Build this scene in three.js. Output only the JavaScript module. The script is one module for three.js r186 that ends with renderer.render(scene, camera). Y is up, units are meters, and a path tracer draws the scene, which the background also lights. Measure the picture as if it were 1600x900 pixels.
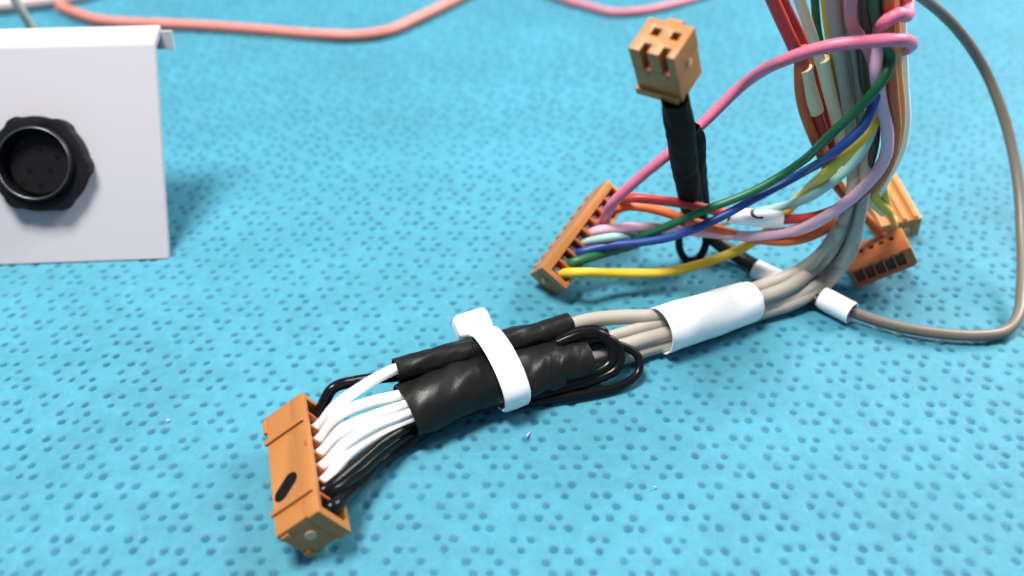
import * as THREE from 'three';
import { RoundedBoxGeometry } from 'three/addons/geometries/RoundedBoxGeometry.js';
import { mergeGeometries, mergeVertices, toCreasedNormals } from 'three/addons/utils/BufferGeometryUtils.js';
import { ImprovedNoise } from 'three/addons/math/ImprovedNoise.js';

// ---------------------------------------------------------------- camera, light, exposure
const MM = 0.001, PITCH = 38.5 * Math.PI / 180, FPX = 1400, EYE = 95;      // eye 95 mm above the cloth
const scene = new THREE.Scene();
const camera = new THREE.PerspectiveCamera(2 * Math.atan(450 / FPX) * 180 / Math.PI, 16 / 9, 0.005, 20);
camera.position.set(0, EYE * MM, 0);
camera.rotation.set(-PITCH, 0, 0);
camera.focus = 0.127;
camera.userData.fStop = 13.5;
camera.updateMatrixWorld();
const renderer = new THREE.WebGLRenderer({ antialias: true });
renderer.setSize(1024, 576);
renderer.toneMapping = THREE.LinearToneMapping;
renderer.toneMappingExposure = 2.4;
renderer.shadowMap.enabled = true;
scene.background = new THREE.Color().setRGB(0.10, 0.112, 0.155);               // light of the room all round
function areaLight(color, intensity, w, h, pos, target) {
  const l = new THREE.RectAreaLight(color, intensity, w, h);
  l.position.set(...pos); l.lookAt(...target); l.castShadow = true; scene.add(l);
}
areaLight(new THREE.Color(1.0, 0.97, 0.90), 33.0, 0.17, 0.17, [-0.15, 0.58, -0.10], [0, 0, -0.12]);   // ceiling lamp overhead
areaLight(new THREE.Color(1.0, 0.98, 0.94), 9.6, 0.36, 0.34, [0.50, 0.46, -0.42], [0.02, 0, -0.13]);   // lamp beyond the table at the right

// ---------------------------------------------------------------- helpers
let seed = 7;
const rnd = () => { seed = (seed + 0x6d2b79f5) | 0; let t = Math.imul(seed ^ (seed >>> 15), 1 | seed); t = (t + Math.imul(t ^ (t >>> 7), 61 | t)) ^ t; return ((t ^ (t >>> 14)) >>> 0) / 4294967296; };
const noise = new ImprovedNoise();
const V = (x, y, z) => new THREE.Vector3(x, y, z);
const CP = Math.cos(PITCH), SP = Math.sin(PITCH);
const RIGHT = V(1, 0, 0), FWD = V(0, -SP, -CP), UPV = V(0, CP, -SP), CAM = V(0, EYE, 0);
const ray = (x, y) => FWD.clone().addScaledVector(RIGHT, (x - 800) / FPX).addScaledVector(UPV, -(y - 450) / FPX);
const atDepth = (x, y, d) => CAM.clone().addScaledVector(ray(x, y), d);
const at = (x, y, h) => { const r = ray(x, y); return CAM.clone().addScaledVector(r, (h - EYE) / r.y); };
const harnessDepth = (y) => 150 - 35 * (470 - y) / 470;                      // the harness climbs towards the lens
const bd = (x, y, off = 0) => atDepth(x, y, harnessDepth(y) + off);
const used = {};
function numbered(n) { const k = used[n] = (used[n] ?? -1) + 1; return k ? n + '_' + String(k).padStart(3, '0') : n; }
function tag(o, label, category, group) { Object.assign(o.userData, { label, category }); if (group) o.userData.group = group; return o; }
function mesh(name, geo, mat, parent) {                                       // geometry in millimetres
  const g = geo.clone(); g.scale(MM, MM, MM);
  const m = new THREE.Mesh(g, mat); m.name = name; m.castShadow = m.receiveShadow = true;
  (parent ?? scene).add(m); return m;
}
function thingMesh(name, geo, mat, label, category, group) {                  // a thing of one mesh, its origin at its base
  const g = geo.clone(); g.computeBoundingBox();
  const c = g.boundingBox.getCenter(V()); c.y = g.boundingBox.min.y; g.translate(-c.x, -c.y, -c.z);
  const m = mesh(numbered(name), g, mat); m.position.copy(c.multiplyScalar(MM));
  return tag(m, label, category, group);
}
function base(name, origin, label, category, group) {
  const o = new THREE.Group(); o.name = numbered(name); o.position.copy(origin).multiplyScalar(MM); scene.add(o);
  return tag(o, label, category, group);
}
const std = (r, g, b, rough = 0.5, extra = {}) => new THREE.MeshPhysicalMaterial({ color: new THREE.Color().setRGB(r, g, b), roughness: rough, ...extra });
const box = (x0, x1, y0, y1, z0, z1, r = 0.12) => {
  const g = r ? new RoundedBoxGeometry(x1 - x0, y1 - y0, z1 - z0, 2, Math.min(r, (x1 - x0) / 2.05, (y1 - y0) / 2.05, (z1 - z0) / 2.05)) : new THREE.BoxGeometry(x1 - x0, y1 - y0, z1 - z0);
  g.translate((x0 + x1) / 2, (y0 + y1) / 2, (z0 + z1) / 2); return g;
};
const plain = (g) => { const n = g.index ? g.toNonIndexed() : g.clone(); for (const k of Object.keys(n.attributes)) if (!['position', 'normal', 'uv'].includes(k)) n.deleteAttribute(k); return n; };
const join = (...gs) => mergeGeometries(gs.map(plain));
// sweep an ellipse along a smooth curve: stations are {p, a, b}; wall > 0 makes an open tube
function sweep(st, { seg = 60, rad = 14, up = V(0, 1, 0), wall = 0, bump = 0, freq = 0.5, twist = 0, shape } = {}) {
  const curve = new THREE.CatmullRomCurve3(st.map((s) => s.p), false, 'centripetal');
  const n = st.length - 1, pos = [], uv = [], idx = [], rings = seg + 1;
  const val = (k, t) => { const f = Math.min(t * n, n - 1e-6), i = Math.floor(f), w = f - i, e = w * w * (3 - 2 * w); return st[i][k] * (1 - e) + st[i + 1][k] * e; };
  const off = rnd() * 100;
  const ring = (t, inset) => {
    const c = curve.getPoint(t), tg = curve.getTangent(t).normalize();
    const s = tg.clone().cross(up).normalize(), u = s.clone().cross(tg).normalize();
    for (let j = 0; j <= rad; j++) {
      const th = j / rad * Math.PI * 2, tt = th + twist * t;
      let r = 1;
      if (shape) r *= shape(t, th);
      const cx = Math.cos(tt), sy = Math.sin(tt);
      let d = 0;
      if (bump) d = bump * (noise.noise(c.x * freq + cx * 1.3 + off, c.y * freq + sy * 1.3, c.z * freq) + 0.5 * noise.noise(c.x * freq * 2.3 + cx * 2 - off, sy * 2, c.z * freq * 2.3));
      const q = c.clone().addScaledVector(s, (val('a', t) * r + d - inset) * cx).addScaledVector(u, (val('b', t) * r + d - inset) * sy);
      pos.push(q.x, q.y, q.z); uv.push(j / rad, t);
    }
  };
  for (let i = 0; i < rings; i++) ring(i / seg, 0);
  const W = rad + 1;
  const quad = (o, i, flip) => { for (let j = 0; j < rad; j++) { const a = o + i * W + j, b = a + 1, c = a + W, d = c + 1; flip ? idx.push(a, b, c, b, d, c) : idx.push(a, c, b, b, c, d); } };
  for (let i = 0; i < seg; i++) quad(0, i, true);
  if (wall) {
    const o = pos.length / 3;
    for (let i = 0; i < rings; i++) ring(i / seg, wall);
    for (let i = 0; i < seg; i++) quad(o, i, false);
    for (const e of [0, seg]) for (let j = 0; j < rad; j++) { const a = e * W + j, b = o + e * W + j; e ? idx.push(a, a + 1, b, a + 1, b + 1, b) : idx.push(a, b, a + 1, a + 1, b, b + 1); }
  } else {
    for (const e of [0, seg]) {
      const c = curve.getPoint(e / seg), k = pos.length / 3; pos.push(c.x, c.y, c.z); uv.push(0.5, e / seg);
      for (let j = 0; j < rad; j++) { const a = e * W + j; e ? idx.push(k, a, a + 1) : idx.push(k, a + 1, a); }
    }
  }
  const g = new THREE.BufferGeometry();
  g.setAttribute('position', new THREE.Float32BufferAttribute(pos, 3)); g.setAttribute('uv', new THREE.Float32BufferAttribute(uv, 2)); g.setIndex(idx);
  return toCreasedNormals(g, 0.9);
}
function wire(name, label, pts, r, mat, group, category = 'wire', opt = {}) {
  const st = pts.map((p) => { const k = r * (p.thin ?? 1); return { p: p.isVector3 ? p : at(...p), a: k, b: k }; });
  return thingMesh(name, sweep(st, { seg: 16 * st.length, rad: 12, bump: r * 0.045, freq: 0.25, ...opt }), mat, label, category, group);
}

// ---------------------------------------------------------------- materials
function noiseTexture(size, fn, color) {
  const d = new Uint8Array(size * size * 4);
  for (let y = 0; y < size; y++) for (let x = 0; x < size; x++) { const v = fn(x, y), i = (y * size + x) * 4; d[i] = d[i + 1] = d[i + 2] = Math.max(0, Math.min(255, v)); d[i + 3] = 255; }
  const t = new THREE.DataTexture(d, size, size); t.magFilter = THREE.LinearFilter; t.wrapS = t.wrapT = THREE.RepeatWrapping; t.needsUpdate = true;
  if (color) t.colorSpace = THREE.SRGBColorSpace;
  return t;
}
const scuff = noiseTexture(256, (x, y) => 120 + 70 * noise.noise(x / 40, y / 40, 3) + 60 * noise.noise(x / 9, y / 9, 8));
const crease = noiseTexture(256, (x, y) => 128 + 60 * noise.noise(x / 14, y / 40, 3) + 45 * noise.noise(x / 5, y / 11, 6) + 26 * (rnd() - 0.5));
crease.repeat.set(2, 2);
const pvc = (r, g, b, rough = 0.42) => std(r, g, b, rough, { roughnessMap: null, specularIntensity: 0.8 });
const M = {
  orange: std(0.365, 0.142, 0.033, 0.4, { bumpMap: scuff, bumpScale: 0.00002 }),
  orangeDark: std(0.33, 0.08, 0.018, 0.5),
  amberPlastic: std(0.45, 0.185, 0.038, 0.42, { bumpMap: scuff, bumpScale: 0.00002 }),
  rust: std(0.34, 0.095, 0.022, 0.48),
  pale: std(0.55, 0.36, 0.22, 0.5),
  tin: std(0.75, 0.72, 0.68, 0.3, { metalness: 1 }),
  black: std(0.005, 0.005, 0.005, 0.2, { specularIntensity: 0.4 }),
  stem: std(0.008, 0.007, 0.0065, 0.6, { specularIntensity: 0.07 }),
  shrink: std(0.008, 0.0078, 0.0072, 0.36, { specularIntensity: 0.5, bumpMap: crease, bumpScale: 0.00005 }),
  blackPlastic: std(0.004, 0.004, 0.005, 0.5, { specularIntensity: 0.35 }),
  white: pvc(0.86, 0.85, 0.81), nylon: std(0.88, 0.88, 0.87, 0.4), paper: std(0.9, 0.9, 0.89, 0.55), cream: pvc(0.78, 0.66, 0.44),
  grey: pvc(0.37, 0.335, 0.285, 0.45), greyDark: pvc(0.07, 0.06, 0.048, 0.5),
  pink: pvc(0.60, 0.145, 0.235), lavender: pvc(0.70, 0.42, 0.53), red: pvc(0.48, 0.045, 0.038), redDark: pvc(0.34, 0.03, 0.032),
  orangeWire: pvc(0.56, 0.115, 0.028), green: pvc(0.012, 0.115, 0.045), teal: pvc(0.34, 0.55, 0.50), blue: pvc(0.011, 0.05, 0.22), yellow: pvc(0.66, 0.46, 0.035),
  salmon: pvc(0.55, 0.19, 0.15), palePink: pvc(0.58, 0.40, 0.39), rose: pvc(0.52, 0.18, 0.22), amber: pvc(0.66, 0.34, 0.06),
  plate: std(0.385, 0.372, 0.40, 0.6, { bumpMap: scuff, bumpScale: 0.00001 }),
};

// ---------------------------------------------------------------- the setting: blue nonwoven sheet with bonded dots
{
  const N = 2048, X0 = -120, Z0 = -262, S = 240, k = N / S;
  const mask = new Float32Array(N * N), dip = new Float32Array(N * N);
  const A = 9.7, R = 2.0, put = (x, z) => {
    const wx = x + 0.5 * noise.noise(x / 14, 1, z / 14) + 0.28 * (rnd() - 0.5), wz = z + 0.6 * noise.noise(x / 16, 5, z / 16) + 0.28 * (rnd() - 0.5);
    const r = 0.56 + 0.12 * rnd(), el = 0.9 + 0.25 * rnd(), ang = rnd() * 3, str = (0.74 + 0.26 * rnd()) * (0.92 + 0.3 * noise.noise(x / 26, 11, z / 22)), cx = (wx - X0) * k, cz = (wz - Z0) * k, ext = Math.ceil(r * k * 1.9);
    const ca = Math.cos(ang), sa = Math.sin(ang), jag = rnd() * 50;
    for (let j = -ext; j <= ext; j++) for (let i = -ext; i <= ext; i++) {
      const px = Math.round(cx) + i, pz = Math.round(cz) + j; if (px < 0 || pz < 0 || px >= N || pz >= N) continue;
      const dx = (px - cx) / k, dz = (pz - cz) / k, u = dx * ca + dz * sa, v = (-dx * sa + dz * ca) * el;
      const q = Math.hypot(u, v) / r + 0.16 * noise.noise(dx * 3 + jag, dz * 3, jag) ;
      const m = 1 - THREE.MathUtils.smoothstep(q, 0.52, 1.22), h = 1 - THREE.MathUtils.smoothstep(q, 0.75, 1.2), at = pz * N + px;
      mask[at] = Math.max(mask[at], m * str); dip[at] = Math.max(dip[at], h * (0.7 + 0.3 * str));
    }
  };
  for (let n = -26; n < 26; n++) for (let m = -30; m < 30; m++) {
    const lx = (m + n / 2) * A + n * A * 0.10 + 2.1, lz = -n * A * 0.866 - 116;
    if (lx < X0 - 12 || lx > X0 + S + 12 || lz < Z0 - 12 || lz > Z0 + S + 12) continue;
    for (let i = 0; i < 6; i++) put(lx + R * Math.cos(i * Math.PI / 3), lz + R * Math.sin(i * Math.PI / 3));
    for (const a of [90, 30]) {                                               // the two triplets of each cell
      const c = a * Math.PI / 180, tx = lx + 5.6 * Math.cos(c), tz = lz - 5.6 * Math.sin(c);
      for (let i = 0; i < 3; i++) put(tx + 1.16 * Math.cos(c + i * 2.0944), tz - 1.16 * Math.sin(c + i * 2.0944));
    }
  }
  const col = new Uint8Array(N * N * 4), lin = (v) => 255 * (v <= 0.0031308 ? v * 12.92 : 1.055 * Math.pow(v, 1 / 2.4) - 0.055);
  const fibre = new Float32Array(N * N);                                      // fine melt-blown fibres, drawn as faint curved strokes
  for (let f = 0; f < 42000; f++) {
    let x = rnd() * N, y = rnd() * N, a = rnd() * 6.28; const len = 14 + rnd() * 50, w = (rnd() - 0.42) * 0.16, cv = (rnd() - 0.5) * 0.07;
    for (let s = 0; s < len; s++) { x += Math.cos(a); y += Math.sin(a); a += cv; const p = ((y | 0) & 2047) * N + ((x | 0) & 2047); fibre[p] += w; }
  }
  for (let y = 0; y < N; y++) for (let x = 0; x < N; x++) {
    const i = y * N + x, w = mask[i];
    const cloud = 0.09 * noise.noise(x / 30, y / 30, 2) + 0.08 * noise.noise(x / 11, y / 11, 9) + 0.10 * noise.noise(x / 130, y / 130, 4) + 0.12 * noise.noise(x / 420, y / 420, 12) + fibre[i] * (1 - 0.6 * w) + 0.04 * (rnd() - 0.5);
    const g = 1 + cloud, mix = (a, b) => a * g * (1 - w) + b * (1 + 0.5 * cloud) * w;
    col[i * 4] = lin(Math.min(1, mix(0.047, 0.014))); col[i * 4 + 1] = lin(Math.min(1, mix(0.214, 0.094))); col[i * 4 + 2] = lin(Math.min(1, mix(0.290, 0.172))); col[i * 4 + 3] = 255;
  }
  const map = new THREE.DataTexture(col, N, N); map.colorSpace = THREE.SRGBColorSpace; map.magFilter = THREE.LinearFilter; map.minFilter = THREE.LinearMipmapLinearFilter;
  map.wrapS = map.wrapT = THREE.MirroredRepeatWrapping; map.needsUpdate = true;
  const fuzz = noiseTexture(512, (x, y) => 128 + 55 * noise.noise(x / 16, y / 5, 1) + 55 * noise.noise(x / 5, y / 17, 7) + 50 * (rnd() - 0.5));
  fuzz.repeat.set(14, 14);
  const axis = (lo, a, b, hi, fine, coarse) => { const o = []; let x = lo; while (x < hi) { o.push(x); const d = x < a ? a - x : x > b ? x - b : 0; x += Math.min(coarse, fine + d * 0.12); } o.push(hi); return o; };
  const xs = axis(-420, -88, 92, 420, 0.36, 14), zs = axis(-620, -150, -56, 160, 0.32, 14);
  const pos = [], uv = [], idx = [];
  const sample = (x, z) => { const i = Math.round((x - X0) * k), j = Math.round((z - Z0) * k); return i < 0 || j < 0 || i >= N || j >= N ? 0 : dip[j * N + i]; };
  const drape = (x, z) => 0.9 * noise.noise(x / 38, 2, z / 30) * THREE.MathUtils.smoothstep(-z, 130, 200) + 0.10 * noise.noise(x / 13, 7, z / 13) + 0.02 * noise.noise(x / 3.2, 1, z / 3.2);
  zs.forEach((z, j) => xs.forEach((x, i) => {
    const fade = (1 - THREE.MathUtils.smoothstep(Math.abs(x) - 86, 0, 14)) * (1 - THREE.MathUtils.smoothstep(-z - 148, 0, 14)) * (1 - THREE.MathUtils.smoothstep(z + 56, 0, 8));
    pos.push(x, drape(x, z) - 0.22 - 0.22 * fade * sample(x, z), z); uv.push((x - X0) / S, (z - Z0) / S);
    if (i && j) { const w = xs.length, d = j * w + i; idx.push(d - w - 1, d - 1, d - w, d - w, d - 1, d); }
  }));
  const g = new THREE.BufferGeometry();
  g.setAttribute('position', new THREE.Float32BufferAttribute(pos, 3)); g.setAttribute('uv', new THREE.Float32BufferAttribute(uv, 2)); g.setIndex(idx); g.computeVertexNormals();
  const cloth = mesh('table_covering', g, new THREE.MeshPhysicalMaterial({ map, roughness: 0.62, bumpMap: fuzz, bumpScale: 0.00006, specularIntensity: 0.5 }));
  Object.assign(cloth.userData, { kind: 'structure', label: 'bright blue nonwoven sheet embossed with small dots' });
}

// ---------------------------------------------------------------- leaning pale plate with a round black socket
{
  const BR = at(262, 402, 0.05), e = V(-0.99808, 0, 0.06189).negate(), lean = 34 * Math.PI / 180;
  const back = V(0, 1, 0).cross(e).normalize(); if (back.z > 0) back.negate();
  const u = V(0, Math.cos(lean), 0).addScaledVector(back, Math.sin(lean)), n = e.clone().cross(u).normalize();
  const t = base('mounting_plate', BR, 'pale grey bent metal plate with a round black socket, leaning at the left edge', 'mounting plate');
  t.quaternion.setFromRotationMatrix(new THREE.Matrix4().makeBasis(e, u, n));
  const Hh = 38.4, L = 62;
  // the front sheet, folded back at its top: one bent profile with a rounded fold
  const prof = new THREE.Shape(); const rf = 1.5, th = 1.0, a1 = 0.80;
  prof.moveTo(0, 0); prof.lineTo(0, Hh - rf);
  const arc = (r, from, to, rev) => { const N = 8, o = []; for (let i = 0; i <= N; i++) { const q = from + (to - from) * (rev ? 1 - i / N : i / N); o.push([-rf + r * Math.cos(q), Hh - rf + r * Math.sin(q)]); } return o; };
  for (const p of arc(rf, 0, a1)) prof.lineTo(...p);
  const d = [-Math.sin(a1), Math.cos(a1)], o1 = arc(rf, a1, a1)[0], fl = 4.4;
  prof.lineTo(o1[0] + d[0] * fl, o1[1] + d[1] * fl);
  const o2 = arc(rf - th, a1, a1)[0];
  prof.lineTo(o2[0] + d[0] * fl, o2[1] + d[1] * fl);
  for (const p of arc(rf - th, 0, a1, true)) prof.lineTo(...p);
  prof.lineTo(-th, 0);
  const pg = new THREE.ExtrudeGeometry(prof, { depth: L, bevelEnabled: true, bevelSize: 0.15, bevelThickness: 0.15, bevelSegments: 2 });
  pg.applyMatrix4(new THREE.Matrix4().makeBasis(V(0, 0, 1), V(0, 1, 0), V(-1, 0, 0)));   // profile x is depth, extruded to the left
  mesh('front_sheet', toCreasedNormals(pg, 0.6), M.plate, t);
  // tab that stands out behind the fold at the right
  const tab = box(-5, 2.1, -3.2, 0, -0.45, 0.45, 0.12); tab.rotateX(0.35); tab.translate(0, Hh + 1.9, -3.6);
  mesh('rear_tab', tab, M.plate, t);
  const sx = -20.2, sy = 17.0, soc = new THREE.Group(); soc.name = 'round_socket'; soc.position.set(sx * MM, sy * MM, 0); soc.scale.setScalar(0.75); t.add(soc);
  const nut = new THREE.Shape();
  for (let i = 0; i <= 96; i++) {
    const a = i / 96 * Math.PI * 2, l = THREE.MathUtils.smoothstep(Math.abs(Math.cos(a * 3 + 0.25)), 0.8, 0.99), r = 10.6 + 0.7 * l;
    i ? nut.lineTo(r * Math.cos(a), r * Math.sin(a)) : nut.moveTo(r * Math.cos(a), r * Math.sin(a));
  }
  const hole = new THREE.Path(); hole.absarc(0, 0, 8.6, 0, Math.PI * 2, true); nut.holes.push(hole);
  mesh('lock_nut', toCreasedNormals(new THREE.ExtrudeGeometry(nut, { depth: 3.0, bevelEnabled: true, bevelSize: 0.3, bevelThickness: 0.3, bevelSegments: 3, curveSegments: 48 }), 0.5).translate(0, 0, 0.5), M.blackPlastic, soc);
  const lathe = (pts) => { const g = new THREE.LatheGeometry(pts.map((p) => new THREE.Vector2(...p)), 64); g.rotateX(Math.PI / 2); return toCreasedNormals(g, 0.5); };
  mesh('barrel', lathe([[8.55, 0], [8.55, 5.2], [8.3, 5.5], [7.95, 5.5], [7.85, 5.3], [7.85, 0.6], [0.01, 0.6]]), M.blackPlastic, soc);
  mesh('bright_rim', new THREE.TorusGeometry(8.05, 0.11, 8, 72).translate(0, 0, 5.5), std(0.24, 0.25, 0.27, 0.32, { metalness: 1 }), soc);
  mesh('insert', lathe([[7.0, 0.6], [7.0, 1.9], [6.8, 2.1], [0.01, 2.1]]), M.blackPlastic, soc);
  for (const [x, y] of [[-4, 2.6], [0.2, 3.6], [4, 1.6], [-2.4, -1.4], [2.2, -1.4], [-4.2, -4.2], [-0.2, -4.8]]) {
    mesh('pin_hole', lathe([[0.62, 2.1], [0.62, 2.2], [0.45, 2.25], [0.40, 2.2], [0.40, 2.11], [0.01, 2.11]]).translate(x, y, 0), M.black, soc);
  }
}

// ---------------------------------------------------------------- connectors
// each stands in a frame of its own: x along the row of ways, y into the housing from the face we see, z out of the top face
function connector(name, label, O, L, W, T, dims, group) {
  const t = base(name, V(...O), label, 'connector', group);
  const X = V(...L).normalize(), Y = V(...W).addScaledVector(X, -V(...W).dot(X)).normalize(), Z = X.clone().cross(Y).normalize();
  t.quaternion.setFromRotationMatrix(new THREE.Matrix4().makeBasis(X, Y, Z));
  const local = (x, y, z) => V(...O).addScaledVector(X, x).addScaledVector(Y, y).addScaledVector(Z, z);
  return { t, local, X, Y, Z, l: dims[0], w: dims[1], t_: dims[2] };
}
function slabXZ(l, t, y0, y1, holes, notch) {                                 // plate across y with openings given in x and depth
  const s = new THREE.Shape(); s.moveTo(0, 0);
  for (const [x0, x1, dz] of notch ?? []) { s.lineTo(x0, 0); s.lineTo(x0, dz); s.lineTo(x1, dz); s.lineTo(x1, 0); }
  s.lineTo(l, 0); s.lineTo(l, t); s.lineTo(0, t); s.closePath();
  for (const [x0, x1, a, b] of holes) { const p = new THREE.Path(); p.moveTo(x0, a); p.lineTo(x0, b); p.lineTo(x1, b); p.lineTo(x1, a); p.closePath(); s.holes.push(p); }
  const g = new THREE.ExtrudeGeometry(s, { depth: y1 - y0 - 0.16, bevelEnabled: true, bevelSize: 0.08, bevelOffset: -0.08, bevelThickness: 0.08, bevelSegments: 2 });
  g.translate(0, 0, y0 + 0.08); g.rotateX(-Math.PI / 2); return g;            // (x, depth) -> (x, y, -depth)
}
function slabXY(l, y0, y1, z0, z1, holes) {                                   // plate across z with openings given in x and y
  const s = new THREE.Shape(); s.moveTo(0, y0); s.lineTo(l, y0); s.lineTo(l, y1); s.lineTo(0, y1); s.closePath();
  for (const h of holes) s.holes.push(h);
  const g = new THREE.ExtrudeGeometry(s, { depth: z1 - z0 - 0.2, bevelEnabled: true, bevelSize: 0.1, bevelOffset: -0.1, bevelThickness: 0.1, bevelSegments: 2, curveSegments: 10 });
  g.translate(0, 0, z0 + 0.1); return g;
}
const rectHole = (x0, x1, y0, y1) => { const p = new THREE.Path(); p.moveTo(x0, y0); p.lineTo(x0, y1); p.lineTo(x1, y1); p.lineTo(x1, y0); p.closePath(); return p; };
const capsule = (x, y, hl, r, ang) => { const p = new THREE.Path(), pts = []; for (let i = 0; i <= 24; i++) { const a = i / 24 * Math.PI * 2, s = Math.cos(a) > 0 ? hl : -hl; const q = r * Math.cos(a) + s, v = r * Math.sin(a); pts.push([x + q * Math.cos(ang) - v * Math.sin(ang), y + q * Math.sin(ang) + v * Math.cos(ang)]); } pts.reverse().forEach((c, i) => (i ? p.lineTo(...c) : p.moveTo(...c))); return p; };
const disc = (x, y, z, r, len) => { const g = new THREE.CylinderGeometry(r, r * 1.08, len, 18); g.rotateZ(Math.PI / 2); g.translate(x, y, z); return g; };
const flat = (g) => toCreasedNormals(g, 0.5);

// eight-way housing with wires in its open side
function crimpHousing(c, n, o) {
  const { l, w, t_: t, t: root } = c, dep = o.dep ?? 2.8, rim = o.rim ?? 0.8, pitch = (l - 2 * rim) / n;
  const parts = [slabXZ(l, t, 0, dep, [[rim, l - rim, o.top ?? rim, t - rim]])];
  if (o.slot) parts.push(slabXY(l, dep, w, -1.7, 0, [capsule(...o.slot)]), box(0.04, l - 0.04, dep + 0.02, w - 0.04, -t + 0.04, -1.72, 0.1));
  else parts.push(box(0.03, l - 0.03, dep + 0.02, w, -t + 0.03, -0.03, 0.2));
  mesh('housing', flat(join(...parts)), M.orange, root);
  if (o.slot) mesh('slot_floor', box(o.slot[0] - 1.9, o.slot[0] + 1.9, dep + 0.15, w - 0.2, -1.6, -0.14, 0.05), M.black, root);
  for (let i = 1; i < n; i++) mesh('separator', box(rim + i * pitch - 0.24, rim + i * pitch + 0.24, 0.12, dep, -t + rim * 0.7, -(o.top ?? rim) * 0.8, 0.08), M.orangeDark, root);
  for (let i = 0; i < n; i++) mesh('contact', box(rim + (i + 0.5) * pitch - 0.5, rim + (i + 0.5) * pitch + 0.5, 1.2, dep - 0.02, -t * 0.5 - 0.45, -t * 0.5 + 0.75, 0.15), M.tin, root);
  return (i, y = 1.0, z = -((o.top ?? rim) + t - rim) / 2) => c.local(rim + (i + 0.5) * pitch, y, z);
}

// front connector
const c1 = connector('crimp_connector', 'orange eight-way connector in the foreground with white and black leads and a dark oval slot', [-22.83, 8.9, -66.47], [-0.2717, -0.0085, -0.9624], [-0.8125, -0.5339, 0.2341], [0, 0, 0], [20.2, 6.5, 6.1], 'orange wire connectors');
const way1 = crimpHousing(c1, 8, { dep: 2.2, slot: [6.4, 4.36, 0.95, 1.12, -0.92] });
for (const x of [3.0, 14.9]) mesh('rib', join(box(x, x + 0.75, 0.3, 6.75, -0.1, 0.42, 0.15)), M.orange, c1.t);
mesh('end_boss', disc(-0.1, 3.6, -2.9, 0.72, 0.35), M.pale, c1.t);
mesh('end_boss', box(-0.28, 0.2, 5.1, 6.3, -1.6, -0.5, 0.2), M.orange, c1.t);
mesh('foot', box(-0.25, 1.3, 5.5, 6.6, -6.2, -4.9, 0.25), M.orange, c1.t);
mesh('collar', box(-0.35, 0.25, 0.02, 1.7, -6.1, 0.02, 0.12), M.orange, c1.t);
mesh('key_tab', box(17.2, 19.6, 6.3, 6.9, -0.9, 0.25, 0.15), M.orange, c1.t);
mesh('latch', box(10.6, 11.6, 0.25, 0.8, -0.3, 0.06, 0.08), M.orangeDark, c1.t);

// middle connector with coloured wires
const c2 = connector('crimp_connector', 'orange eight-way connector at mid table with red, pink, blue, green and yellow wires', [5.04, 6.85, -116.51], [0.5536, 0.3324, -0.7636], [-0.3615, -0.7301, -0.5799], [0, 0, 0], [20.6, 6.0, 5.4], 'orange wire connectors');
const way2 = crimpHousing(c2, 8, { dep: 2.6, rim: 0.62, top: 1.5 });
for (let i = 0; i < 8; i++) mesh('key_rib', box(1.4 + i * 2.35, 2.7 + i * 2.35, 4.4, 6.08, -0.1, 0.14, 0.06), M.orange, c2.t);
mesh('collar', box(-0.3, 0.2, 0.02, 1.6, -5.4, 0.02, 0.1), M.orange, c2.t);
mesh('end_boss', disc(-0.1, 3.8, -2.3, 0.5, 0.4), M.pale, c2.t);

// upright two-way connector
const c3 = connector('two_way_connector', 'small orange two-way connector standing upright on a black sleeved lead', [13.3 + 0.7985 * 5.95, 52.59 + 0.0391 * 5.95, -97.57 + 0.6007 * 5.95], [-0.7985, -0.0391, -0.6007], [0.2884, -0.9008, -0.3247], [0, 0, 0], [5.95, 7.32, 5.05], 'orange wire connectors');
{
  const { l, w, t_: t, t: root } = c3, xs = [0.20, 0.62].map((f) => f * l);
  const g = join(slabXZ(l, t, 0, 3.1, xs.map((x) => [x - 0.2, x + 0.85, 2.6, 3.75]), xs.map((x) => [x - 0.2, x + 0.8, 1.3])), box(0.02, l - 0.02, 3.1, w, -t + 0.02, -0.02, 0.12));
  mesh('housing', flat(g), M.orange, root);
  for (const x of xs) mesh('contact', box(x + 0.06, x + 0.6, 1.7, 3.08, -3.5, -2.95, 0.08), M.orangeDark, root);
  mesh('latch_lip', box(0.3, l + 0.15, w - 1.0, w + 0.05, -0.3, 0.45, 0.15), M.orange, root);
  for (const x of xs) mesh('locking_window', box(x, x + 0.62, 3.0, 3.9, -0.4, 0.03, 0.05), M.rust, root);
  mesh('key_rib', box(l * 0.30, l * 0.66, 0.15, 5.2, -t - 0.75, -t + 0.1, 0.15), M.orange, root);
  mesh('end_boss', disc(-0.06, 3.2, -2.7, 0.42, 0.3), M.pale, root);
}

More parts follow.
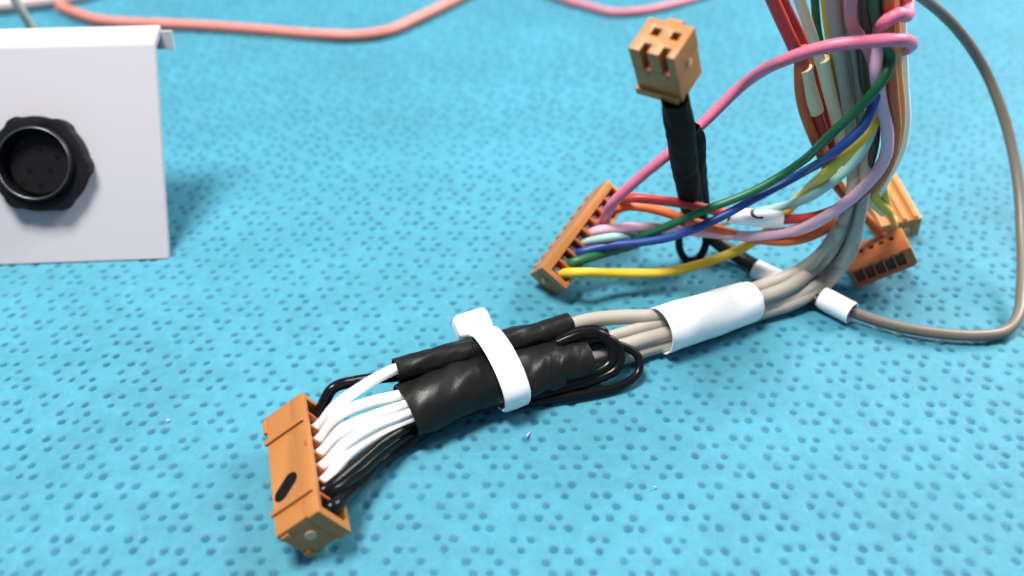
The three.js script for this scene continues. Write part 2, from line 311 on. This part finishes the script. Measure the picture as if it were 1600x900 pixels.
// the pair behind the grey cables
const c4 = connector('socket_connector', 'rust orange connector lying right of the grey cables, with a row of dark square windows', [56.6, 3.5, -119.43], [0.8427, 0.536, 0.0507], [0.0643, -0.0068, -0.9979], [0, 0, 0], [9.8, 6.1, 4.1], 'orange wire connectors');
{
  const { l, w, t_: t, t: root } = c4, n = 5, p = (l - 1.3) / n, hx = [...Array(n).keys()].map((i) => 0.35 + i * p);
  const holes = hx.map((x) => rectHole(x + 0.55, x + 1.3, 3.5, 4.4));
  const g = join(slabXZ(l, t, 0, 2.4, hx.map((x) => [x + 0.22, x + p - 0.12, 0.55, t - 0.9])), slabXY(l, 2.42, w, -1.2, 0, holes), box(0.03, l - 0.03, 2.42, w - 0.03, -t + 0.03, -1.22, 0.1));
  mesh('housing', flat(g), M.rust, root);
  mesh('end_cheek', box(l - 0.02, l + 0.5, 0.05, w - 0.2, -t + 0.2, -0.15, 0.15), M.orange, root);
  for (const x of hx) mesh('contact_window', box(x + 0.3, x + p - 0.2, 0.5, 2.38, -t + 1.0, -0.65, 0.05), std(0.06, 0.02, 0.012, 0.6), root);
  for (const x of hx) mesh('key_notch', box(x + 0.2, x + p - 0.5, -0.22, 0.1, -0.5, 0.08, 0.06), M.rust, root);
}
const c5 = connector('ridged_connector', 'amber orange connector with long ridges, half hidden behind the wires at right', [72.73, 5.9, -132.06], [-0.1207, 0.1945, -0.9735], [-0.9735, -0.2151, 0.0777], [0, 0, 0], [11.6, 7.2, 4.8], 'orange wire connectors');
{
  const { l, w, t_: t, t: root } = c5;
  mesh('housing', flat(join(slabXZ(l, t, 0, 1.5, [[0.7, l - 0.7, 0.7, t - 0.7]]), box(0.02, l - 0.02, 1.5, w, -t + 0.02, -0.02, 0.15))), M.amberPlastic, root);
  for (const y of [0.6, 2.6, 4.6]) mesh('ridge', box(0.2, l - 0.4, y, y + 0.75, -0.1, 0.5, 0.15), M.amberPlastic, root);
  mesh('end_boss', disc(-0.08, 2.6, -2.6, 0.75, 0.35), M.pale, root);
}

// ---------------------------------------------------------------- front branch: white and black leads, shrink sleeves, cable tie
const leads = 'white crimped leads of the front connector', lp = 0.80;
const wl = (i, ...pts) => [way1(i, 1.4), way1(i, 0.1), ...pts];
wire('white_lead', 'white lead fifth down of the front connector, lowest white one', wl(2, [540, 713, 7.0], [585, 682, 5.2], [640, 656, 4.0], [690, 632, 3.8]), lp, M.white, leads);
wire('white_lead', 'white lead fourth down of the front connector, over the lowest one', wl(3, [540, 694, 8.0], [590, 664, 6.2], [638, 646, 4.9], [690, 622, 4.4]), lp, M.white, leads);
wire('white_lead', 'white lead third down of the front connector, middle of the five', wl(4, [535, 672, 8.6], [585, 650, 7.0], [634, 633, 5.6], [690, 607, 4.8]), lp, M.white, leads);
wire('white_lead', 'white lead second down of the front connector, entering the wide black sleeve at its top', wl(5, [528, 650, 9.0], [570, 631, 7.6], [626, 617, 6.0], [690, 596, 5.0]), lp, M.white, leads);
wire('white_lead', 'uppermost white lead of the front connector, rising into the thin upper black sleeve', wl(6, [525, 635, 9.2], [560, 608, 9.0], [610, 580, 8.4], [660, 562, 8.0]), lp, M.white, leads);
const blk = 'thin black leads of the front connector';
wire('black_lead', 'black lead at the far top end of the front connector, arching behind the white ones', wl(7, [520, 607, 8.6], [555, 596, 8.0], [600, 590, 6.4], [660, 585, 4.5]), 0.8, M.black, blk);
wire('black_lead', 'upper of the two black leads curving under the white ones', wl(1, [560, 738, 4.6], [600, 702, 3.3], [645, 672, 2.2], [690, 645, 2.4]), 0.95, M.black, blk);
wire('black_lead', 'lowest black lead nearest the viewer at the front connector', wl(0, [556, 760, 3.4], [600, 716, 1.5], [645, 686, 1.2], [680, 660, 2.0]), 0.97, M.black, blk);
wire('black_lead', 'black lead lying between the white ones and the outer two black ones', [way1(1, 1.4, -2.0), way1(1, 0.2, -2.2), [558, 725, 6.0], [600, 690, 4.6], [645, 663, 3.4], [700, 640, 2.6]], 0.75, M.black, blk);

const shr = (st) => st.map(([x, y, h, a, b]) => ({ p: at(x, y, h), a, b }));
const sl = 'black heat-shrink sleeves round the cable tie';
thingMesh('shrink_sleeve', sweep(shr([[634, 644, 3.9, 4.2, 3.4], [690, 620, 4.2, 4.3, 3.9], [730, 604, 4.2, 4.0, 4.0], [775, 592, 4.0, 4.2, 3.7], [800, 585, 3.8, 4.0, 3.4]]), { wall: 0.22, rad: 56, seg: 70, bump: 0.42, freq: 0.22 }), M.shrink, 'wide flattened black shrink sleeve on the white leads, left of the cable tie', 'heat-shrink sleeve', sl);
thingMesh('shrink_sleeve', sweep(shr([[618, 579, 7.8, 1.6, 1.7], [680, 562, 7.6, 1.85, 1.75], [740, 547, 7.4, 1.95, 1.7], [800, 531, 6.9, 2.0, 1.65], [842, 521, 6.6, 1.95, 1.5]]), { wall: 0.2, rad: 36, seg: 70, bump: 0.22, freq: 0.25 }), M.shrink, 'long thin black shrink sleeve rolled along the top of the bundle', 'heat-shrink sleeve', sl);
thingMesh('shrink_sleeve', sweep(shr([[832, 525, 6.4, 1.7, 1.6], [850, 520, 6.4, 1.95, 1.75], [888, 508, 6.0, 2.0, 1.9]]), { wall: 0.2, rad: 36, seg: 30, bump: 0.15, freq: 0.4 }), M.shrink, 'short black shrink sleeve with a cut corner at the start of the upper grey cable', 'heat-shrink sleeve', sl);
thingMesh('shrink_sleeve', sweep(shr([[770, 596, 3.7, 4.0, 3.3], [815, 584, 3.7, 4.3, 3.4], [850, 575, 3.6, 4.0, 3.3], [870, 571, 3.5, 3.8, 3.0]]), { wall: 0.2, rad: 48, seg: 50, bump: 0.45, freq: 0.3 }), M.shrink, 'bulging black shrink sleeve right of the cable tie', 'heat-shrink sleeve', sl);
thingMesh('shrink_sleeve', sweep(shr([[845, 574, 3.7, 4.0, 3.2], [875, 566, 3.7, 3.9, 3.1], [900, 559, 3.7, 3.8, 3.0], [914, 555, 3.7, 3.75, 2.95]]), { wall: 0.2, rad: 44, seg: 40, bump: 0.3, freq: 0.4 }), M.shrink, 'black shrink sleeve at the right end of the bundle, next to the black loops', 'heat-shrink sleeve', sl);

// black wire loops at the right end
const lo = 'shiny black wire loops right of the shrink sleeves';
wire('wire_loop', 'outermost shiny black wire loop, bending farthest to the right', [[880, 560, 3.0], [930, 540, 5.0], [970, 540, 4.6], [996, 556, 3.2], [998, 580, 1.8], [975, 600, 1.0], [925, 613, 0.9], [870, 622, 0.9], [800, 634, 0.9]], 0.62, M.black, lo, 'wire loop');
wire('wire_loop', 'middle black wire loop with a bright glint at its bend', [[880, 545, 5.6], [930, 527, 6.6], [958, 534, 6.0], [970, 554, 4.4], [962, 577, 2.8], [935, 592, 1.9], [890, 606, 1.4], [840, 618, 1.4], [790, 628, 1.4]], 0.75, M.black, lo, 'wire loop');
wire('wire_loop', 'innermost black wire loop over the end of the shrink sleeve', [[870, 537, 6.6], [910, 522, 7.4], [938, 523, 7.0], [956, 541, 5.4], [954, 566, 3.6], [928, 584, 2.6], [880, 600, 2.0], [840, 608, 2.0], [800, 612, 2.0]], 0.85, M.black, lo, 'wire loop');
wire('wire_loop', 'small black wire end curling up to the grey cable above the loops', [[870, 532, 6.2], [905, 516, 7.0], [932, 514, 7.0], [945, 519, 6.4], [944, 530, 5.4], [920, 545, 4.6]], 0.6, M.black, lo, 'wire loop');

// grey cables through the white sleeve and up to the top right
const gc = 'grey cables of the front branch', gr = 1.2;
const greys = [
  ['grey cable on the upper side of the bundle, entering the short black sleeve', gr, [[870, 516, 5.8], [920, 501, 5.6], [975, 495, 5.0], [1020, 494, 4.8], [1080, 481, 4.4], [1150, 460, 4.0], [1200, 444, 3.8], [1250, 423, 4.5]], [[1290, 385, -1.5], [1325, 325, 0], [1333, 250, 1], [1322, 150, 1], [1308, 60, 1], [1296, -40, 1]]],
  ['thinner grey cable second from the top where it enters the white sleeve', 1.0, [[900, 545, 4.2], [940, 531, 4.0], [990, 516, 3.8], [1040, 503, 3.8], [1100, 486, 3.4], [1170, 466, 3.0], [1230, 447, 3.0], [1275, 420, 4.5]], [[1318, 365, 0], [1342, 300, 0], [1348, 220, 1.5], [1338, 120, 2], [1325, 40, 2], [1316, -40, 2]]],
  ['thick grey cable on the near side of the bundle, above the lowest one', gr, [[900, 562, 3.4], [950, 548, 3.2], [1000, 533, 3.0], [1045, 520, 3.0], [1110, 498, 2.8], [1180, 480, 2.6], [1245, 462, 2.4], [1300, 428, 4.0]], [[1332, 375, -2], [1349, 310, -2], [1354, 240, 1], [1347, 130, 3], [1338, 40, 3], [1332, -40, 3]]],
  ['lowest grey cable touching the blue sheet below the white sleeve', 1.2, [[920, 570, 1.6], [965, 560, 1.4], [1010, 546, 1.3], [1055, 533, 1.3], [1120, 512, 1.3], [1185, 490, 1.4], [1240, 472, 1.8], [1290, 442, 3.0]], [[1330, 395, 0.5], [1344, 330, 1], [1350, 260, 4], [1356, 150, 5], [1350, 50, 5], [1346, -40, 5]]],
  ['grey cable in the middle of the bundle right of the white sleeve', 1.15, [[1120, 490, 4.0], [1180, 468, 4.4], [1235, 447, 4.4], [1280, 410, 5.5]], [[1315, 350, -2.4], [1334, 290, 0], [1340, 220, 3.5], [1330, 130, 4.5], [1318, 50, 4.5], [1306, -40, 4.5]]],
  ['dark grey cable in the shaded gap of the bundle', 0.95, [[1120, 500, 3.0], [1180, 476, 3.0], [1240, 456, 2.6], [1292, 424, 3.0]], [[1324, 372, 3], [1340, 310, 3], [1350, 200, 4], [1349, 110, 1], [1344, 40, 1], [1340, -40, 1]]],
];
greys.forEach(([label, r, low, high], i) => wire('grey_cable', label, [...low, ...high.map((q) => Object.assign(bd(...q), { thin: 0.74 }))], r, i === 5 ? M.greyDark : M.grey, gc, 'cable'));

// white sleeve on the grey cables
const specks = document.createElement('canvas'); specks.width = specks.height = 1024;
{ const x = specks.getContext('2d'); x.fillStyle = '#f3f3f1'; x.fillRect(0, 0, 1024, 1024); x.fillStyle = '#777'; x.fillRect(196, 500, 5, 9); x.fillRect(214, 503, 5, 8); x.fillStyle = '#999'; x.fillRect(120, 952, 6, 14); }
const speckMap = new THREE.CanvasTexture(specks); speckMap.colorSpace = THREE.SRGBColorSpace;
thingMesh('marker_sleeve', sweep(shr([[1030, 517, 3.7, 3.8, 3.7], [1074, 503, 3.6, 3.7, 3.6], [1130, 485, 3.5, 3.6, 3.5], [1166, 473, 3.5, 3.4, 3.3], [1174, 470, 3.5, 3.2, 3.2]]), { wall: 0.18, rad: 48, seg: 40, bump: 0.16, freq: 0.2 }), new THREE.MeshPhysicalMaterial({ map: speckMap, roughness: 0.55 }), 'large blank white sleeve round the grey cables', 'cable sleeve');

// cable tie: band round the bundle, head on top behind it
{
  const c0 = at(783, 588, 4.3), ax = at(850, 566, 4.3).sub(at(715, 613, 4.3)).setY(0).normalize(), side = ax.clone().cross(V(0, 1, 0)).normalize();
  const t = base('cable_tie', c0.clone().setY(0), 'white nylon cable tie cinched round the black sleeves, with its square head on top', 'cable tie');
  const P = [], N = 72, hw = 2.05, prof = [[-hw, 0], [-hw + 0.25, 0.28], [-hw + 0.5, 0.34], [0, 0.4], [hw - 0.5, 0.34], [hw - 0.25, 0.28], [hw, 0], [hw - 0.2, -0.25], [-hw + 0.2, -0.25]];
  const pos = [], idx = [], W = prof.length;
  for (let i = 0; i <= N; i++) {
    const th = i / N * Math.PI * 2, ca = Math.cos(th), sa = Math.sin(th), k = Math.sign(sa) * Math.pow(Math.abs(sa), 0.85);
    const p = side.clone().multiplyScalar(5.35 * Math.sign(ca) * Math.pow(Math.abs(ca), 0.9)); p.y = 5.15 + 4.75 * k; if (sa > 0) p.addScaledVector(side, -2.0 * sa);
    const n = side.clone().multiplyScalar(ca / 5.35); n.y = sa / 4.75; n.normalize();
    for (const [u, h] of prof) { const q = p.clone().addScaledVector(ax, u - 0.35 * sa).addScaledVector(n, h); pos.push(q.x, q.y, q.z); }
  }
  for (let i = 0; i < N; i++) for (let j = 0; j < W; j++) { const a = i * W + j, b = i * W + (j + 1) % W; idx.push(a, b, a + W, b, b + W, a + W); }
  const g = new THREE.BufferGeometry(); g.setAttribute('position', new THREE.Float32BufferAttribute(pos, 3)); g.setAttribute('uv', new THREE.Float32BufferAttribute(new Float32Array(pos.length / 3 * 2), 2)); g.setIndex(idx);
  mesh('band', toCreasedNormals(g, 0.7), M.nylon, t);
  const head = new RoundedBoxGeometry(5.4, 3.3, 3.8, 5, 0.95);
  const hm = mesh('head', head, M.nylon, t);
  hm.quaternion.setFromRotationMatrix(new THREE.Matrix4().makeBasis(ax, V(0, 1, 0), side.clone().negate().multiplyScalar(-1))); hm.rotateX(0.5);
  hm.position.copy(at(738, 508, 8.6).sub(c0.clone().setY(0))).multiplyScalar(MM);
}

// ---------------------------------------------------------------- the two-way connector's black sleeved stem
const st = 'black sleeved stem of the upright connector';
thingMesh('stem_sleeve', sweep(shr([[1054, 152, 46.6, 1.7, 1.7], [1063, 205, 38.4, 1.9, 1.85], [1070, 255, 28, 2.0, 1.9], [1078, 300, 16.8, 2.1, 2.0], [1082, 322, 12, 2.0, 1.9]]), { wall: 0.2, rad: 36, seg: 60, up: V(0, 0, 1), bump: 0.16, freq: 0.2 }), M.stem, 'main black shrink sleeve standing under the upright two-way connector', 'heat-shrink sleeve', st);
thingMesh('stem_sleeve', sweep(shr([[1083, 200, 36.5, 0.9, 0.9], [1086, 215, 33.5, 1.35, 1.3], [1090, 260, 25, 1.3, 1.25], [1096, 305, 14.5, 1.25, 1.2], [1098, 322, 11, 1.2, 1.2]]), { wall: 0.2, rad: 28, seg: 50, up: V(0, 0, 1), bump: 0.16, freq: 0.3 }), M.stem, 'narrower black shrink sleeve on the right side of the standing stem', 'heat-shrink sleeve', st);
wire('white_lead', 'short white wire end showing under the upright two-way connector', [c3.local(1.5, 6.8, -1.6), c3.local(1.5, 7.6, -1.6), c3.local(1.8, 8.4, -2.2)], 0.6, M.white, undefined, 'wire', { up: V(0, 0, 1) });
wire('wire_loop', 'black wire loop at the foot of the standing stem, hanging in a U', [[1075, 318, 12.5], [1066, 345, 8], [1061, 372, 4.5], [1063, 392, 2.2], [1074, 407, 0.9], [1090, 404, 1.2], [1101, 388, 3.0], [1103, 365, 6.0], [1098, 335, 9.8], [1096, 318, 12]], 0.7, M.black, undefined, 'wire loop', { up: V(0.02, 0.05, 1) });
wire('black_cable', 'black cable running from the standing stem down to the small white sleeve', [[1094, 335, 9.0], [1103, 360, 5.2], [1118, 376, 3.2], [1150, 398, 1.6], [1185, 419, 1.4], [1230, 444, 1.3], [1280, 471, 1.3], [1300, 478, 1.3]], 1.3, M.shrink, undefined, 'cable');
const ms = (label, a, b, r) => thingMesh('marker_sleeve', sweep([a, b].map((p) => ({ p: at(...p), a: r, b: r })), { wall: 0.18, rad: 26, seg: 10, bump: 0.08, freq: 0.3 }), M.paper, label, 'cable sleeve', 'small white sleeves on single cables');
ms('small white sleeve left of the grey bundle, on the end of the black cable', [1181, 420, 1.7], [1222, 441, 1.7], 1.7);
ms('small white sleeve below the grey bundle where the right-hand grey cable begins', [1284, 465, 1.9], [1331, 489, 1.9], 1.85);
wire('grey_cable', 'single grey cable looping down the right edge of the picture', [[1300, 476, 1.5], [1335, 489, 1.3], [1390, 507, 1.2], [1460, 520, 1.2], [1530, 524, 1.2], [1570, 517, 1.3], [1590, 495, 2.0], [1597, 440, 3.6], [1596, 360, 7.5], [1590, 280, 13], [1572, 195, 20], [1540, 112, 28], [1495, 45, 36], [1440, -5, 43], [1385, -40, 50]], 0.9, std(0.145, 0.12, 0.092, 0.42), undefined, 'cable');

// ---------------------------------------------------------------- coloured wires of the middle connector
const cw = 0.8, w2 = (i, ...pts) => [way2(i, 1.8, -3.75), way2(i, 0.2, -3.75), ...pts.map((p) => (Array.isArray(p) ? at(...p) : p))];
wire('red_wire', 'dull red wire from the topmost way of the middle connector into the lettered white sleeve', w2(7, [985, 309, 15.5], [1030, 313, 16], [1075, 319, 15.5], [1120, 330, 14.5], [1180, 342, 13.5], [1225, 343, 13.5]).concat([bd(1285, 335, -1), bd(1340, 308, -2), bd(1382, 258, -1), bd(1396, 200, -1), bd(1392, 140, 0), bd(1388, 60, 1), bd(1392, -40, 1)]), cw, M.red);
wire('orange_wire', 'orange red wire second from the top of the middle connector, swinging below the lavender one', w2(6, [985, 322, 12.5], [1030, 329, 12.5], [1075, 344, 11.5], [1125, 359, 10.5], [1180, 373, 10], [1240, 376, 10.5]).concat([bd(1295, 355, 1), bd(1345, 313, 1), bd(1386, 262, -2), bd(1399, 205, -3), bd(1395, 140, -3), bd(1390, 70, -2), bd(1390, -40, -2)]), cw, M.orangeWire);
wire('pink_wire', 'bright pink wire arching high from the middle connector and looped round the harness', w2(5, [958, 317, 15.5], [1000, 277, 21], [1050, 236, 26], [1100, 191, 30], [1160, 133, 36]).concat([bd(1225, 94, -1.5), bd(1295, 72, -5), bd(1370, 64, -6), bd(1408, 62, -5), bd(1424, 70, -1), bd(1405, 78, 3), bd(1375, 66, 4), bd(1374, 50, 0), bd(1384, 34, -4), bd(1402, 23, -4), bd(1417, 24, -2), bd(1418, 8, 1), bd(1408, -40, 2)]), 0.86, M.pink);
wire('lavender_wire', 'pale lavender pink wire sweeping in front of the grey cables', w2(4, [975, 356, 10.5], [1040, 357, 10], [1110, 364, 9.5], [1175, 369, 10.5], [1240, 360, 12.5]).concat([bd(1300, 332, -4.5), bd(1350, 292, -4.5), bd(1381, 250, -4), bd(1387, 210, -4), bd(1377, 160, -3.4), bd(1369, 110, -3.2), bd(1372, 60, -1), bd(1374, 10, 0.5), bd(1368, -40, 0.5)]), 0.88, M.lavender);
wire('teal_wire', 'pale teal wire that turns under the green one near the middle connector', w2(3, [950, 371, 9.5], [990, 369, 8.6], [1040, 362, 7.5], [1110, 352, 8.5], [1180, 332, 13], [1240, 318, 16]).concat([bd(1290, 292, -3), bd(1330, 258, -3), bd(1356, 220, -3), bd(1370, 170, -1), bd(1378, 100, 0), bd(1378, -40, 0)]), 0.70, M.teal);
wire('blue_wire', 'deep blue wire from the middle of the connector, crossing above the white lettered sleeve', w2(2, [950, 384, 8], [1000, 379, 9.5], [1050, 370, 11.5], [1110, 347, 15], [1180, 310, 18], [1250, 272, 22]).concat([bd(1310, 233, -7.5), bd(1350, 195, -7), bd(1368, 150, -4), bd(1378, 90, -1), bd(1378, 30, -1), bd(1380, -40, 0)]), 0.70, M.blue);
wire('green_wire', 'short lower green wire at the middle connector, passing beneath the blue one', w2(1, [925, 401, 6.4], [955, 392, 6.2], [990, 382, 6.6], [1020, 368, 8.0], [1045, 357, 9.0]), 0.84, M.green);
wire('green_wire', 'long green wire running on top above the blue one and up to the harness', [at(965, 378, 6.6), at(1000, 370, 9.5), at(1050, 350, 13), at(1100, 329, 16.5), at(1180, 297, 20), at(1245, 258, 24.5), bd(1300, 208, -6), bd(1350, 160, -6), bd(1384, 118, -5), bd(1392, 92, -3), bd(1382, 62, -2), bd(1368, 25, -2), bd(1364, -40, -1)], 0.66, M.green);
wire('yellow_wire', 'yellow wire from the lowest way of the middle connector', w2(0, [905, 426, 6.2], [960, 427, 4.6], [1040, 425, 4.0], [1110, 408, 5], [1175, 379, 8], [1215, 345, 11.5], [1250, 308, 16]).concat([bd(1300, 262, -5.5), bd(1350, 212, -5), bd(1372, 180, -2), bd(1390, 130, 0), bd(1395, 60, 1), bd(1384, -40, 2)]), 0.82, M.yellow);

// white sleeve with a printed letter on the red wire
{
  const cv = document.createElement('canvas'); cv.width = cv.height = 512; const x = cv.getContext('2d');
  x.fillStyle = '#f4f3ee'; x.fillRect(0, 0, 512, 512);
  x.fillStyle = '#141414'; x.font = 'bold 270px sans-serif'; x.transform(0, -1.0, -0.6, 0, 46, 350); x.fillText('C', 0, 0);
  const tex = new THREE.CanvasTexture(cv); tex.colorSpace = THREE.SRGBColorSpace;
  thingMesh('lettered_sleeve', sweep([[1140, 335, 14], [1180, 341, 13.5], [1222, 343, 13.5]].map((p) => ({ p: at(...p), a: 1.4, b: 1.4 })), { wall: 0.16, rad: 40, seg: 20, bump: 0.04, freq: 0.3 }), new THREE.MeshPhysicalMaterial({ map: tex, roughness: 0.5 }), 'small white sleeve printed with a black letter C on the red wire', 'cable sleeve');
}

// ---------------------------------------------------------------- the rest of the harness at the top right
const hw = 'blurred wires at the top left of the harness';
const hb = (name, label, r, mat, off, ...pts) => wire(name, label, pts.map(([x, y, o = 0]) => bd(x, y, off + o)), r * 0.8, mat, hw, 'wire', { up: V(0.1, 0.3, 1) });
hb('red_wire', 'red wire at the top edge, leftmost of the raised harness', 1.15, M.red, 3, [1190, -40], [1216, 20], [1240, 72], [1256, 110], [1270, 160], [1290, 222]);
hb('red_wire', 'darker red wire close right of the leftmost one at the top edge', 0.95, M.redDark, 5, [1206, -40], [1228, 10], [1254, 66], [1272, 112], [1284, 160], [1302, 232]);
hb('orange_wire', 'orange wire bowing out left of the cream sleeves down to the rust connector', 0.98, M.orangeWire, 2.5, [1252, 70, 1.5], [1249, 115], [1254, 165], [1276, 225], [1306, 288, 3], [1342, 328, 6], [1374, 362, 7]);
hb('orange_wire', 'second orange wire behind the bowed one', 0.85, M.amber, 4, [1266, 80], [1262, 130], [1268, 180], [1288, 235], [1312, 286, 2], [1345, 322, 4]);
hb('cream_wire', 'cream white wire beside the red ones at the top left of the harness', 0.95, M.cream, 2, [1236, -40], [1258, 25], [1276, 78], [1292, 132], [1306, 185], [1318, 240], [1346, 296, 2], [1380, 332, 4]);
hb('green_wire', 'dark green wire between the cream wires and the grey cables', 0.7, M.green, 4, [1270, -40], [1280, 60], [1296, 110], [1312, 168], [1326, 230], [1340, 290]);
hb('yellow_wire', 'yellow wire close along the left side of the grey cables', 0.85, M.yellow, 2.6, [1286, -40], [1296, 50], [1309, 120], [1318, 180], [1334, 250], [1362, 302], [1388, 330, 2]);
hb('salmon_wire', 'salmon pink wire in front of the grey cables at the top edge', 0.95, M.rose, -3.5, [1336, -40], [1329, 15], [1333, 42, 0.6], [1350, 66, 2.0], [1365, 100, 2.6], [1371, 150, 2.8]);
hb('white_wire', 'white wire along the right outline of the harness, ending at the ridged connector', 0.78, M.white, 2.2, [1406, -40], [1410, 60], [1413, 130], [1416, 195], [1406, 240], [1382, 286], [1372, 312, 3], [1396, 344, 10]);
hb('amber_wire', 'amber orange wire just inside the white one at the right of the harness', 0.8, M.amber, 0.2, [1394, -40], [1399, 40], [1403, 110], [1408, 180], [1401, 232], [1384, 272], [1362, 306, 2]);
hb('yellow_wire', 'short yellow wire dropping into the ridged connector', 0.7, M.yellow, 3, [1376, 268], [1382, 300], [1390, 332, 5], [1398, 352, 8]);
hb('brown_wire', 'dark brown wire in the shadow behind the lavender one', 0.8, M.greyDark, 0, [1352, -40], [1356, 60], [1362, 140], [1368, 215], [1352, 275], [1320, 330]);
const mark = (label, r, ...pts) => thingMesh('marker_sleeve', sweep(pts.map(([x, y, o]) => ({ p: bd(x, y, o), a: r, b: r })), { rad: 24, seg: 30, up: V(0.1, 0.3, 1), bump: 0.04, freq: 0.4 }), M.cream, label, 'cable sleeve', 'cream sleeves on the wires at the top left of the harness');
mark('cream sleeve on the leftmost red wire, left of the pair', 1.15, [1256, 106, 2.8], [1263, 138, 2.8], [1275, 174, 2.8]);
mark('longer cream sleeve on the cream wire, right of the pair', 0.98, [1285, 92, 1.8], [1293, 130, 1.8], [1307, 183, 1.8], [1318, 236, 1.8]);

// ---------------------------------------------------------------- cables in the background
wire('background_cable', 'salmon pink cable crossing the back of the sheet beyond the plate', [[92, 8, 1.4], [112, 18, 1.3], [160, 32, 1.3], [240, 37, 1.3], [330, 41, 1.3], [420, 48, 1.3], [500, 54, 1.3], [560, 55, 1.3], [606, 48, 1.3], [650, 29, 1.3], [700, 5, 1.3], [760, -24, 1.3]], 1.35, M.salmon, undefined, 'cable');
wire('background_cable', 'pale pink cable in the top left corner behind the plate', [[-60, 12, 2], [0, 8, 2], [60, 2, 2], [120, -8, 2], [200, -30, 2]], 2.1, M.palePink, undefined, 'cable');
wire('background_cable', 'thin pink cable dipping at the top edge left of the upright connector', [[830, -28, 1.1], [880, -2, 1.1], [920, 10, 1.1], [958, 19, 1.1], [1000, 17, 1.1], [1050, 7, 1.1], [1110, -10, 1.1]], 1.05, M.rose, undefined, 'cable');
wire('grey_cable', 'grey cable rising behind the top of the pale plate', [atDepth(78, 96, 205), atDepth(60, 64, 200), atDepth(47, 40, 197), atDepth(32, 14, 194), atDepth(8, -30, 190)], 1.0, std(0.36, 0.34, 0.29, 0.5), undefined, 'cable');

// lint on the sheet
for (const [x, y, l, a, label] of [[825, 679, 1.2, 1.0, 'white lint fleck just below the cable tie'], [1023, 761, 0.5, 0.3, 'tiny pale lint fleck on the open sheet at lower right of centre'], [262, 657, 0.7, 0.6, 'tiny white lint fleck left of the front connector']]) {
  const p = at(x, y, 0.12), d = V(Math.cos(a), 0, -Math.sin(a)).multiplyScalar(l / 2);
  thingMesh('lint_fleck', sweep([{ p: p.clone().sub(d), a: 0.05, b: 0.05 }, { p: p.clone().add(V(0, 0.12, 0.05)), a: 0.13, b: 0.1 }, { p: p.clone().add(d), a: 0.05, b: 0.05 }], { seg: 10, rad: 8 }), M.plate, label, 'lint', 'white lint flecks');
}

renderer.render(scene, camera);
